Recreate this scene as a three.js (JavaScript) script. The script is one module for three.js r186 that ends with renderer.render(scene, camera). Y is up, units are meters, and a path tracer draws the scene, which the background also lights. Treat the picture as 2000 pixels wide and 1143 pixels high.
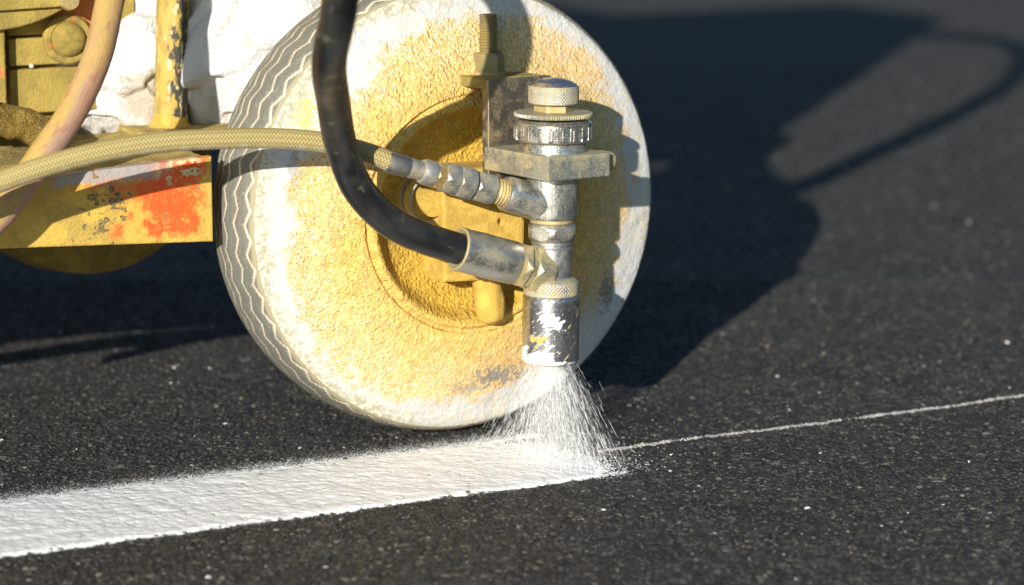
import * as THREE from 'three';
import { Sky } from 'three/addons/objects/Sky.js';
import { RoundedBoxGeometry } from 'three/addons/geometries/RoundedBoxGeometry.js';
import { mergeGeometries, mergeVertices, toCreasedNormals } from 'three/addons/utils/BufferGeometryUtils.js';

// ---------------------------------------------------------------- camera, sky, sun, exposure
const scene = new THREE.Scene();
const camera = new THREE.PerspectiveCamera(12, 2000 / 1143, 0.05, 900);
camera.position.set(-0.7348, 0.3819, 1.3378);
camera.lookAt(-0.0261, 0.0977, 0);
camera.focus = 1.535; camera.userData.fStop = 6.5;
const toSun = new THREE.Vector3(-0.95, 0.38, 1).normalize();
const sky = new Sky(); sky.name = 'sky'; sky.scale.setScalar(800); sky.userData.kind = 'structure';
Object.assign(sky.material.uniforms.turbidity, { value: 2.2 });
sky.material.uniforms.rayleigh.value = 2.0; sky.material.uniforms.mieCoefficient.value = 0.004;
sky.material.uniforms.sunPosition.value.copy(toSun);
scene.add(sky); scene.environmentIntensity = 0.14;
const sun = new THREE.DirectionalLight(new THREE.Color(1, 0.945, 0.86), 4.7);
sun.name = 'sun'; sun.position.copy(toSun).multiplyScalar(8); sun.castShadow = true;
sun.shadow.mapSize.set(4096, 4096); Object.assign(sun.shadow.camera, { left: -2, right: 2, top: 2, bottom: -2, near: 1, far: 16 });
scene.add(sun, sun.target);
const renderer = new THREE.WebGLRenderer({ antialias: true });
renderer.setSize(1024, 585); renderer.shadowMap.enabled = true;
renderer.toneMapping = THREE.LinearToneMapping; renderer.toneMappingExposure = 1.42;

// ---------------------------------------------------------------- helpers
const rng = (a) => () => { a = (a + 0x6d2b79f5) | 0; let t = Math.imul(a ^ (a >>> 15), 1 | a); t = (t + Math.imul(t ^ (t >>> 7), 61 | t)) ^ t; return ((t ^ (t >>> 14)) >>> 0) / 4294967296; };
const PERM = new Uint8Array(512), VAL = new Float32Array(256);
{ const r = rng(77); const p = [...Array(256).keys()]; for (let i = 255; i > 0; i--) { const j = (r() * (i + 1)) | 0; [p[i], p[j]] = [p[j], p[i]]; } for (let i = 0; i < 512; i++) PERM[i] = p[i & 255]; for (let i = 0; i < 256; i++) VAL[i] = r() * 2 - 1; }
const q5 = (t) => t * t * t * (t * (t * 6 - 15) + 10);
function vn(x, y) {
  const ix = Math.floor(x), iy = Math.floor(y), u = q5(x - ix), v = q5(y - iy), a = ix & 255, b = iy & 255, c = (ix + 1) & 255, d = (iy + 1) & 255;
  const A = VAL[PERM[PERM[a] + b]], B = VAL[PERM[PERM[c] + b]], C = VAL[PERM[PERM[a] + d]], D = VAL[PERM[PERM[c] + d]];
  return A + (B - A) * u + (C - A) * v + (A - B - C + D) * u * v;
}
function fbm(x, y, o = 4) { let s = 0, a = 0.55; for (let i = 0; i < o; i++) { s += a * vn(x, y); x = x * 2.03 + 17.1; y = y * 2.03 + 5.3; a *= 0.5; } return s; }
function vn3(x, y, z) { const i = Math.floor(z), f = q5(z - i); const a = vn(x + i * 37.7, y + i * 91.3), b = vn(x + (i + 1) * 37.7, y + (i + 1) * 91.3); return a + (b - a) * f; }
const ss = (a, b, x) => { const t = Math.min(1, Math.max(0, (x - a) / (b - a))); return t * t * (3 - 2 * t); };
const mix = (a, b, t) => a + (b - a) * t;
const mix3 = (a, b, t) => [mix(a[0], b[0], t), mix(a[1], b[1], t), mix(a[2], b[2], t)];
const enc = (l) => { l = Math.max(0, Math.min(1, l)); return 255 * (l <= 0.0031308 ? 12.92 * l : 1.055 * Math.pow(l, 1 / 2.4) - 0.055); };
const V = (x, y, z) => new THREE.Vector3(x, y, z);
const interp = (xs, ys, x) => { let i = 0; while (i < xs.length - 2 && x > xs[i + 1]) i++; return mix(ys[i], ys[i + 1], Math.min(1, Math.max(0, (x - xs[i]) / (xs[i + 1] - xs[i])))); };
function texture(data, w, h, srgb, rx = 1, ry = 1) {
  const t = new THREE.DataTexture(data, w, h); t.wrapS = t.wrapT = THREE.RepeatWrapping; t.magFilter = THREE.LinearFilter; t.minFilter = THREE.LinearMipmapLinearFilter; t.generateMipmaps = true;
  if (srgb) t.colorSpace = THREE.SRGBColorSpace; t.repeat.set(rx, ry); t.needsUpdate = true; return t;
}
function colorTex(w, h, fn, rx, ry) { const d = new Uint8Array(w * h * 4); for (let j = 0; j < h; j++) for (let i = 0; i < w; i++) { const c = fn(i / w, j / h, i, j), k = (j * w + i) * 4; d[k] = enc(c[0]); d[k + 1] = enc(c[1]); d[k + 2] = enc(c[2]); d[k + 3] = 255; } return texture(d, w, h, true, rx, ry); }
function dataTex(w, h, fn, rx, ry) { const d = new Uint8Array(w * h * 4); for (let j = 0; j < h; j++) for (let i = 0; i < w; i++) { const c = fn(i / w, j / h, i, j), k = (j * w + i) * 4; if (typeof c === 'number') d[k] = d[k + 1] = d[k + 2] = 255 * Math.min(1, Math.max(0, c)); else { d[k] = 255 * c[0]; d[k + 1] = 255 * c[1]; d[k + 2] = 255 * c[2]; } d[k + 3] = 255; } return texture(d, w, h, false, rx, ry); }
// domes stamped into a wrapping height buffer: grains of paint or stone
function stamp(w, h, n, rmin, rmax, hmin, hmax, seed, pow = 1) {
  const buf = new Float32Array(w * h), id = new Uint16Array(w * h), r = rng(seed);
  for (let k = 0; k < n; k++) {
    const cx = r() * w, cy = r() * h, R = mix(rmin, rmax, Math.pow(r(), pow)), H = mix(hmin, hmax, r()), el = 0.7 + 0.6 * r(), an = r() * 6.28, ca = Math.cos(an), sa = Math.sin(an), tx = (r() - 0.5) * 0.6, ty = (r() - 0.5) * 0.6, m = Math.ceil(R * 1.3), tag = 1 + ((r() * 60000) | 0);
    for (let y = -m; y <= m; y++) for (let x = -m; x <= m; x++) {
      const a = (x * ca + y * sa) / (R * el), b = (-x * sa + y * ca) / (R / el), q = a * a + b * b; if (q >= 1) continue;
      const v = H * (Math.pow(1 - q, 0.6) + (tx * a + ty * b) * 0.5), o = (((cy + y) | 0) + h) % h * w + (((cx + x) | 0) + w) % w;
      if (v > buf[o]) { buf[o] = v; id[o] = tag; }
    }
  }
  return { buf, id };
}
let used = {};
const numbered = (n) => { const k = used[n] ?? 0; used[n] = k + 1; return k ? n + '_' + String(k).padStart(3, '0') : n; };
function group(name, parent = scene) { const g = new THREE.Group(); g.name = numbered(name); parent.add(g); return g; }
function part(name, geo, mat, parent) { if (Array.isArray(geo)) geo = mergeGeometries(geo.map((g) => { const q = g.index ? g.toNonIndexed() : g; for (const k of Object.keys(q.attributes)) if (!['position', 'normal', 'uv'].includes(k)) q.deleteAttribute(k); return q; })); const m = new THREE.Mesh(geo, mat); m.name = numbered(name); m.castShadow = m.receiveShadow = true; parent.add(m); return m; }
const tag = (o, label, category, grp, kind) => { if (label) o.userData.label = label; if (category) o.userData.category = category; if (grp) o.userData.group = grp; if (kind) o.userData.kind = kind; return o; };
// a surface of revolution round y; pts [[r, y], ...] from bottom to top, rmod(theta, y, r, i) shapes the radius
function rev(pts, seg = 48, rmod = null, crease = 0.55, whole = false) {
  const n = pts.length, pos = [], uv = [], idx = [], Rm = Math.max(...pts.map((p) => p[0])) > 1.01 ? Math.max(...pts.map((p) => p[0])) : 10; let len = 0; const L = [0];
  for (let i = 1; i < n; i++) { len += Math.hypot(pts[i][0] - pts[i - 1][0], pts[i][1] - pts[i - 1][1]); L.push(len); }
  for (let i = 0; i < n; i++) for (let j = 0; j <= seg; j++) { const th = (j % seg) / seg * Math.PI * 2; let r = pts[i][0]; if (rmod) r = rmod(th, pts[i][1], r, i); pos.push(-r * Math.sin(th), pts[i][1], -r * Math.cos(th)); if (whole) uv.push(j / seg, L[i] / len); else uv.push(j / seg * Math.round(Rm * 6.283 / 8) / 8, L[i] / 64); }
  for (let i = 0; i < n - 1; i++) for (let j = 0; j < seg; j++) { const a = i * (seg + 1) + j, b = a + 1, c = a + seg + 1, d = c + 1; idx.push(a, b, d, a, d, c); }
  const g = new THREE.BufferGeometry(); g.setAttribute('position', new THREE.Float32BufferAttribute(pos, 3)); g.setAttribute('uv', new THREE.Float32BufferAttribute(uv, 2)); g.setIndex(idx);
  return toCreasedNormals(g, crease);
}
const hexR = (R) => (th) => R * Math.cos(Math.PI / 6) / Math.cos(((th % (Math.PI / 3)) + Math.PI / 3) % (Math.PI / 3) - Math.PI / 6);
// hexagon nut with the curved chamfers a turned nut has
function hexNut(R, y0, y1, ch = 0.16, hole = 0) {
  const f = hexR(R), rows = 7, pts = [[hole, y0]]; const c = R * ch;
  for (let i = 0; i <= rows; i++) pts.push([1, mix(y0, y0 + c, i / rows)]);
  for (let i = 0; i <= rows; i++) pts.push([1, mix(y1 - c, y1, i / rows)]);
  pts.push([hole, y1]);
  return rev(pts, 72, (th, y, r, i) => (i === 0 || i === pts.length - 1) ? r : Math.min(f(th), R * 0.87 + Math.min(y - y0, y1 - y) / c * R * 0.14), 0.3);
}
const S = (g) => Array.isArray(g) ? g.map(S) : g.scale(0.001, 0.001, 0.001);
function along(g, p, dir) { if (Array.isArray(g)) return g.map((k) => along(k, p, dir)); g.applyQuaternion(new THREE.Quaternion().setFromUnitVectors(V(0, 1, 0), dir.clone().normalize())); return g.translate(p.x, p.y, p.z); }
const thread = (r0, r1, y0, y1, pitch) => { const p = [[0, y0]]; for (let y = y0; y < y1 - pitch * 0.9; y += pitch) p.push([r0, y], [r1, y + pitch * 0.45], [r1, y + pitch * 0.55], [r0, y + pitch]); p.push([0, y1]); return rev(p, 40, null, 0.3); };
function bend(points, r, seg, radial = 24) { return new THREE.TubeGeometry(new THREE.CatmullRomCurve3(points.map((p) => V(...p)), false, 'centripetal'), seg, r, radial, false); }
function planarUV(g, fx) { const p = g.attributes.position, u = new Float32Array(p.count * 2); for (let i = 0; i < p.count; i++) { const c = fx(p.getX(i), p.getY(i), p.getZ(i)); u[2 * i] = c[0]; u[2 * i + 1] = c[1]; } g.setAttribute('uv', new THREE.BufferAttribute(u, 2)); return g; }
function boxUV(g, k) { const n = g.attributes.normal; const p = g.attributes.position, u = new Float32Array(p.count * 2); for (let i = 0; i < p.count; i++) { const ax = Math.abs(n.getX(i)), ay = Math.abs(n.getY(i)), az = Math.abs(n.getZ(i)); const x = p.getX(i), y = p.getY(i), z = p.getZ(i); const c = az >= ax && az >= ay ? [x, y] : ay >= ax ? [x, z] : [z, y]; u[2 * i] = c[0] * k; u[2 * i + 1] = c[1] * k; } g.setAttribute('uv', new THREE.BufferAttribute(u, 2)); return g; }

// ---------------------------------------------------------------- materials
const OCHRE = [0.40, 0.275, 0.05], OLIVE = [0.34, 0.245, 0.06];
// bare metal with dust and overspray lying on it: one colour map, one map for roughness and metalness
function metalMat(seed, { dust = 0.4, col = OCHRE, metal = [0.55, 0.55, 0.53], rough = 0.22, freq = 3.2, bump = 0.00012, c0 = -0.6, c1 = 0.8, extra = null, ru = 1, rv = 1 } = {}) {
  const N = 384, M = new Float32Array(N * N), X = [];
  const o = seed * 13.7;
  const q = (x, y, o1) => { const t = (c) => Math.abs(c * 2 - 1); return fbm(o1 + t(x) * freq * 1.6, o1 * 0.7 + t(y) * freq * 1.6, 5); };   // mirrored, so that it repeats without a seam
  const c = colorTex(N, N, (u, v, i, j) => {
    const n = extra ? fbm(o + u * freq * 2, o + v * freq, 5) : q(u, v, o), g = vn(i * 0.9 + o, j * 0.9), g2 = vn(i * 0.3 + o, j * 0.3);
    const film = 0.03 + 0.16 * dust, heavy = ss(c0, c1, n * 0.7 + (dust - 0.5) * 0.9 + g * 0.34 + g2 * 0.28);
    let m = Math.min(0.93, film + heavy * (0.25 + 0.75 * dust) * (0.8 + 0.3 * g)); if (g > 0.82) m = Math.min(0.9, m + 0.4);
    const scr = vn(o + i * 0.7, j * 0.03 + o) > 0.84 ? 0.2 : 0; m = Math.max(0, m - scr);
    const soft = extra ? [0.5, 0.48, 0.44] : mix3([col[0] * 0.7, col[1] * 0.72, col[2] * 0.9], [col[0] * 1.1, col[1] * 1.1, col[2]], ss(0.1, 0.6, m + 0.3 * g2));
    let k = mix3(metal, soft, m);
    let mm = m;
    if (extra) { m = Math.min(m, 0.12); k = mix3(metal, soft, m); mm = m; const e = extra(u, v, i, j); if (e) { k = mix3(k, e.c, e.a); mm = Math.max(mm, e.a); } }
    M[j * N + i] = mm; return k;
  }, ru, rv);
  const mr = dataTex(N, N, (u, v, i, j) => { const m = M[j * N + i]; return [m, Math.min(1, mix(rough + 0.08 * Math.abs(vn(i * 0.2, j * 0.2 + o)), 0.88, m)), 1 - m]; }, ru, rv);
  return new THREE.MeshStandardMaterial({ map: c, roughnessMap: mr, metalnessMap: mr, roughness: 1, metalness: 1, bumpMap: mr, bumpScale: bump });
}
// thick dusty paint
function dustMat(seed, { base = OCHRE, alt = OLIVE, spots = null, rough = 0.95, freq = 9, grain = 0.5, bump = 0.0006, rx = 1, ry = 1, N = 512 } = {}) {
  const o = seed * 9.1;
  const c = colorTex(N, N, (u, v, i, j) => { const n = fbm(o + u * freq, o + v * freq, 5), g = vn(i * 0.45, j * 0.45 + o); let k = mix3(base, alt, ss(-0.35, 0.35, n + g * 0.25 * grain)); const s = 1 + 0.18 * g * grain; k = [k[0] * s, k[1] * s, k[2] * s]; if (spots) for (const sp of spots) { const q = fbm(o * 1.7 + sp.s + u * sp.f, sp.s + v * sp.f, 4); k = mix3(k, sp.c, ss(sp.t, sp.t + 0.12, q + g * 0.1)); } return k; }, rx, ry);
  const b = dataTex(N, N, (u, v, i, j) => 0.5 + 0.3 * fbm(i * 0.16 + o, j * 0.16, 3) + 0.22 * vn(i * 0.5 + o, j * 0.5), rx, ry);
  return new THREE.MeshStandardMaterial({ map: c, bumpMap: b, bumpScale: bump, roughness: rough, metalness: 0 });
}
const matChrome = metalMat(1, { dust: 0.2, rough: 0.16 });
const matChromeDusty = metalMat(2, { dust: 0.5, rough: 0.26 });
const matBrassy = metalMat(3, { dust: 0.72, rough: 0.35, metal: [0.6, 0.52, 0.36] });
const matKnurl = metalMat(4, { dust: 0.66, rough: 0.32, col: [0.42, 0.31, 0.085] });
const matBlock = metalMat(5, { c0: -0.3, c1: 0.5, dust: 0.56, rough: 0.36, metal: [0.52, 0.52, 0.49], col: [0.36, 0.275, 0.055] });
const matPlate = metalMat(6, { c0: -0.2, c1: 0.6, dust: 0.42, rough: 0.34, metal: [0.27, 0.24, 0.21], col: OLIVE });
const matBluish = metalMat(7, { dust: 0.44, rough: 0.3, metal: [0.4, 0.43, 0.46] });
const matOchre = dustMat(1, { base: [0.66, 0.42, 0.08], alt: [0.52, 0.33, 0.06] });
const matOlive = dustMat(2, { base: [0.36, 0.26, 0.055], alt: [0.26, 0.19, 0.045] });
const matEngine = dustMat(3, { base: [0.40, 0.29, 0.065], alt: [0.28, 0.21, 0.05], spots: [{ c: [0.62, 0.2, 0.06], f: 4, s: 31, t: 0.34 }] });
const matMuck = new THREE.MeshStandardMaterial({ map: matOlive.map, bumpMap: matOlive.bumpMap, bumpScale: 0.002, roughness: 0.45, color: new THREE.Color(0.8, 0.72, 0.55) });

// ---------------------------------------------------------------- ground
const YAW = 27.91 * Math.PI / 180;
const uDir = [Math.cos(YAW), Math.sin(YAW)], vDir = [Math.sin(YAW), -Math.cos(YAW)];   // across and away from the camera, in x and z
const gx = (u, v) => [u * uDir[0] + v * vDir[0], u * uDir[1] + v * vDir[1]];
const gHeight = (x, z) => 0.0007 * fbm(x * 9, z * 9, 2) + 0.0006 * fbm(x * 120, z * 120, 2);
const GT = 1536, GM = 0.45;      // ground tile: pixels, metres
let matAsphalt;
{
  const { buf, id } = stamp(GT, GT, 70000, 1.6, 11, 0.3, 1, 5, 2.3);
  const r = rng(9), tone = new Float32Array(65536 * 3);
  for (let k = 0; k < 65536; k++) { const t = r(), w = r(); let c; if (t < 0.84) { const g = 0.012 + 0.048 * w * w; c = [g * 1.05, g, g * 0.9]; } else if (t < 0.955) { const g = 0.05 + 0.05 * w; c = [g * 1.1, g, g * 0.82]; } else if (t < 0.998) { const g = 0.09 + 0.12 * w; c = [g * 1.1, g * 0.97, g * 0.76]; } else { const g = 0.3 + 0.35 * w; c = [g, g * 0.97, g * 0.9]; } tone.set(c, k * 3); }
  const map = colorTex(GT, GT, (u, v, i, j) => { const k = j * GT + i, t = id[k]; const n = 1.12 * (1 + 0.34 * vn(i * 0.07, j * 0.07) + 0.26 * vn(i * 12 / GT, j * 12 / GT)); if (!t) return [0.021 * n, 0.0205 * n, 0.0195 * n]; const e = ss(0.1, 0.45, buf[k]); return [mix(0.022, tone[t * 3], e) * n, mix(0.021, tone[t * 3 + 1], e) * 0.99 * n, mix(0.0195, tone[t * 3 + 2], e) * 0.97 * n]; });
  const bump = dataTex(GT, GT, (u, v, i, j) => 0.75 * buf[j * GT + i] + 0.12 + 0.1 * vn(i * 0.3, j * 0.3));
  const ro = dataTex(GT / 2, GT / 2, (u, v, i, j) => { const t = id[(j * 2) * GT + i * 2]; return 0.62 + 0.3 * ((t % 97) / 97); });
  matAsphalt = new THREE.MeshStandardMaterial({ map, bumpMap: bump, bumpScale: 0.0011, roughnessMap: ro, roughness: 1, metalness: 0 });
}
{
  const axis = (a, b, step, far) => { const o = []; for (let x = a; x <= b; x += step) o.push(x); let s = step; const lo = [], hi = []; let x = a; while (x > -far) { s *= 1.25; x -= s; lo.unshift(x); } s = step; x = o[o.length - 1]; while (x < far) { s *= 1.25; x += s; hi.push(x); } return [...lo, ...o, ...hi]; };
  const us = axis(-0.36, 0.5, 0.003, 400), vs = axis(-0.34, 0.75, 0.003, 400), nu = us.length, nv = vs.length;
  const pos = new Float32Array(nu * nv * 3), uv = new Float32Array(nu * nv * 2), idx = [];
  for (let j = 0; j < nv; j++) for (let i = 0; i < nu; i++) { const [x, z] = gx(us[i], vs[j]), k = j * nu + i; const near = Math.abs(us[i]) < 0.8 && Math.abs(vs[j]) < 1.2; pos[k * 3] = x; pos[k * 3 + 1] = near ? gHeight(x, z) : 0; pos[k * 3 + 2] = z; uv[k * 2] = x / GM; uv[k * 2 + 1] = z / GM; }
  for (let j = 0; j < nv - 1; j++) for (let i = 0; i < nu - 1; i++) { const a = j * nu + i, b = a + 1, c = a + nu, d = c + 1; idx.push(a, b, d, a, d, c); }
  const g = new THREE.BufferGeometry(); g.setAttribute('position', new THREE.BufferAttribute(pos, 3)); g.setAttribute('uv', new THREE.BufferAttribute(uv, 2)); g.setIndex(idx); g.computeVertexNormals();
  const asphalt = part('asphalt', g, matAsphalt, scene); tag(asphalt, 'dark asphalt road surface of tarred stones under the machine', null, null, 'structure');
  // the stones that stand proud of the binder
  const vars = []; const r = rng(21);
  const mats = new THREE.MeshStandardMaterial({ roughness: 0.72, metalness: 0 });
  for (let k = 0; k < 4; k++) { const s = new THREE.IcosahedronGeometry(1, k < 2 ? 1 : 0), p = s.attributes.position, o = k * 7.7; for (let i = 0; i < p.count; i++) { const x = p.getX(i), y = p.getY(i), z = p.getZ(i), m = 1 + 0.28 * vn3(x * 1.7 + o, y * 1.7, z * 1.7 + o); p.setXYZ(i, x * m, y * m * 0.72, z * m); } s.computeVertexNormals(); vars.push(s); }
  const lists = vars.map(() => []);
  const N = 120000;
  for (let k = 0; k < N; k++) {
    const far = r() < 0.25; const v = far ? 0.5 + 1.6 * r() : -0.34 + 0.9 * r(), half = (v + 1.5) * 0.2; const u = (r() * 2 - 1) * (half + 0.06) + 0.03;
    const [x, z] = gx(u, v); if (x < 0.02 && Math.abs(z) < 0.046) { r(); r(); r(); continue; }
    const s = (far ? 1.4 : 1) * (0.00035 + 0.00105 * Math.pow(r(), 3)), t = r(), w = r(); let c;
    if (t < 0.86) { const g = 0.014 + 0.042 * w * w; c = [g * 1.03, g, g * 0.95]; } else if (t < 0.985) { const g = 0.05 + 0.05 * w; c = [g * 1.1, g, g * 0.82]; } else if (t < 0.9975) { const g = 0.10 + 0.12 * w; c = [g * 1.1, g * 0.97, g * 0.76]; } else { const g = 0.35 + 0.4 * w; c = [g, g * 0.97, g * 0.92]; }
    lists[k % 4].push([x, z, s, c]);
  }
  const m4 = new THREE.Matrix4(), qq = new THREE.Quaternion(), e = new THREE.Euler(), cc = new THREE.Color();
  lists.forEach((l, k) => { const im = new THREE.InstancedMesh(vars[k], mats, l.length); im.name = numbered('aggregate'); im.userData.kind = 'stuff'; im.castShadow = im.receiveShadow = true; l.forEach(([x, z, s, c], i) => { e.set((r() - 0.5) * 0.7, r() * 6.28, (r() - 0.5) * 0.7); qq.setFromEuler(e); m4.compose(V(x, gHeight(x, z) + s * (0.35 * r() - 0.1) + 0.0002, z), qq, V(s * (0.8 + 0.6 * r()), s * (0.5 + 0.35 * r()), s * (0.8 + 0.6 * r()))); im.setMatrixAt(i, m4); im.setColorAt(i, cc.setRGB(...c)); }); asphalt.add(im); });
}
// fresh white line, laid over the stones so that it keeps their relief
const WHITE = [0.92, 0.92, 0.91];
{
  const N = 1024, { buf } = stamp(N, N, 22000, 3, 15, 0.2, 1, 15, 2.0);
  const sm = new Float32Array(N * N); for (let j = 0; j < N; j++) for (let i = 0; i < N; i++) { let s = 0; for (let y = -1; y <= 1; y++) for (let x = -1; x <= 1; x++) s += buf[((j + y + N) % N) * N + (i + x + N) % N]; sm[j * N + i] = s / 9; }
  const bump = dataTex(N, N, (u, v, i, j) => 0.1 + 0.7 * sm[j * N + i] + 0.07 * vn(i * 0.2, j * 0.2));
  const map = colorTex(N, N, (u, v, i, j) => { const n = fbm(u * 14, v * 14, 4), pit = ss(0.09, 0.03, sm[j * N + i]) * ss(-0.05, 0.3, n); const w = 1 - 0.07 * Math.abs(n); return mix3([WHITE[0] * w, WHITE[1] * w, WHITE[2] * w * 0.99], [0.1, 0.095, 0.09], pit * 0.9); });
  const mat = new THREE.MeshPhysicalMaterial({ map, bumpMap: bump, bumpScale: 0.00045, roughness: 0.45, specularIntensity: 0.7 });
  const x0 = -0.95, x1 = 0.034, dx = 0.0015, nz = 84, nx = Math.round((x1 - x0) / dx), pos = [], uv = [], idx = [], keep = [], TM = 0.22;
  for (let i = 0; i <= nx; i++) for (let j = 0; j <= nz; j++) {
    const x = x0 + i * dx, z = (j / nz - 0.5) * 0.124, edge = 0.0485 + 0.0022 * fbm(x * 45 + (z > 0 ? 9 : 0), z > 0 ? 3 : 7, 3) + 0.0011 * vn(x * 420, z * 420), end = 0.018 - 0.15 * (z * z) / 0.0025 * 0.16 + 0.006 * fbm(z * 160, 2.2, 3) + 0.15 * z;
    const over = Math.min(edge - Math.abs(z), (end - x) * 0.5), t = ss(-0.004, 0.003, over + 0.0012 * vn(x * 800, z * 800));
    const bi = (((z / TM * N) | 0) % N + N) % N * N + (((x / TM * N) | 0) % N + N) % N;
    pos.push(x, gHeight(x, z) - 0.0014 + 0.0024 * t + 0.0004 * sm[bi] * t, z); uv.push(x / TM, z / TM);
  }
  for (let i = 0; i < nx; i++) for (let j = 0; j < nz; j++) { const a = i * (nz + 1) + j, b = a + 1, c = a + nz + 1, d = c + 1; idx.push(a, b, d, a, d, c); }
  const g = new THREE.BufferGeometry(); g.setAttribute('position', new THREE.Float32BufferAttribute(pos, 3)); g.setAttribute('uv', new THREE.Float32BufferAttribute(uv, 2)); g.setIndex(idx); g.computeVertexNormals();
  const line = part('painted_line', g, mat, scene); tag(line, 'broad wet white line freshly sprayed on the dark asphalt', 'road marking', null, 'structure');
  // overspray: flecks of paint that fade out beyond its edges, and the thin chalk line ahead
  const flake = new THREE.IcosahedronGeometry(1, 0); flake.scale(1, 0.35, 1);
  const r = rng(41), m4 = new THREE.Matrix4(), qq = new THREE.Quaternion(), e = new THREE.Euler(), list = [];
  for (let k = 0; k < 150000; k++) {
    const back = r() < 0.75, x = -0.62 + 0.64 * r(), d = -Math.log(1 - r() * 0.999) * (back ? 0.0052   : 0.0012), z = (back ? -1 : 1) * (0.0475 + d); list.push([x, z, 0.00008 + 0.00016 * r() * r()]);
  }
  for (let k = 0; k < 5000; k++) { const a = r() * 6.28, q = -Math.log(1 - r() * 0.999) * 0.011, z = (r() * 2 - 1) * 0.05; list.push([0.012 + 0.13 * z - 0.02 * z * z / 0.0025 + Math.abs(Math.cos(a)) * q * 1.1, z + Math.sin(a) * q * 0.4, 0.00016 + 0.0004 * r() * r()]); }
  const im = new THREE.InstancedMesh(flake, new THREE.MeshStandardMaterial({ color: new THREE.Color(...WHITE), roughness: 0.7 }), list.length); im.name = 'overspray'; im.userData.kind = 'stuff'; im.receiveShadow = true;
  list.forEach(([x, z, s], i) => { e.set((r() - 0.5) * 0.8, r() * 6, (r() - 0.5) * 0.8); m4.compose(V(x, gHeight(x, z) + 0.0011 * r(), z), qq.setFromEuler(e), V(s, s, s * (0.7 + 0.8 * r()))); im.setMatrixAt(i, m4); }); line.add(im);
  // chalk line
  const cl = [], cp = [], ci = []; let n = 0;
  for (let x = 0.03; x < 3; x += 0.0015) {
    const n1 = fbm(x * 70, 4.4, 3), wdt = 0.0011 + 0.0007 * n1 + 0.0005 * vn(x * 500, 1), zc = 0.0005 + 0.0012 * fbm(x * 22, 8.8, 3), gap = fbm(x * 34, 12.1, 3) > 0.42 || vn(x * 260, 3) > 0.75 || wdt < 0.0004;
    for (const sgn of [-1, 1]) { const z = zc + sgn * wdt; cp.push(x, gHeight(x, z) + 0.0012 + 0.0006 * vn(x * 700, sgn), z); }
    if (!gap && n > 0) ci.push(2 * n - 2, 2 * n - 1, 2 * n + 1, 2 * n - 2, 2 * n + 1, 2 * n); n++;
  }
  const cg = new THREE.BufferGeometry(); cg.setAttribute('position', new THREE.Float32BufferAttribute(cp, 3)); cg.setIndex(ci); cg.computeVertexNormals();
  const chalk = part('chalk_line', cg, new THREE.MeshStandardMaterial({ color: new THREE.Color(0.5, 0.49, 0.45), roughness: 0.95, side: THREE.DoubleSide }), scene);
  tag(chalk, 'thin broken white guide line running ahead of the spray nozzle', 'guide line', null, 'structure');
  for (let k = 0; k < 7000; k++) { const x = 0.03 + 1.9 * Math.pow(r(), 1.4), z = 0.0005 + 0.0012 * fbm(x * 22, 8.8, 3) + (r() + r() + r() - 1.5) * 0.0022; if (fbm(x * 34, 12.1, 3) > 0.46 && r() < 0.75) continue; cl.push([x, z, 0.0003 + 0.0006 * r() * r()]); }
  const ic = new THREE.InstancedMesh(flake, new THREE.MeshStandardMaterial({ color: new THREE.Color(0.52, 0.5, 0.46), roughness: 0.95 }), cl.length); ic.name = 'chalk_grains'; ic.userData.kind = 'stuff'; ic.receiveShadow = true;
  cl.forEach(([x, z, s], i) => { e.set((r() - 0.5), r() * 6, (r() - 0.5)); m4.compose(V(x, gHeight(x, z) + 0.0007 + 0.0008 * r(), z), qq.setFromEuler(e), V(s, s, s)); ic.setMatrixAt(i, m4); }); chalk.add(ic);
}

// ---------------------------------------------------------------- the line striping machine
const machine = group('line_striping_machine');
tag(machine, 'ochre dusted road line striping machine with a paint-caked wheel and a spray gun', 'line striper');

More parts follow.
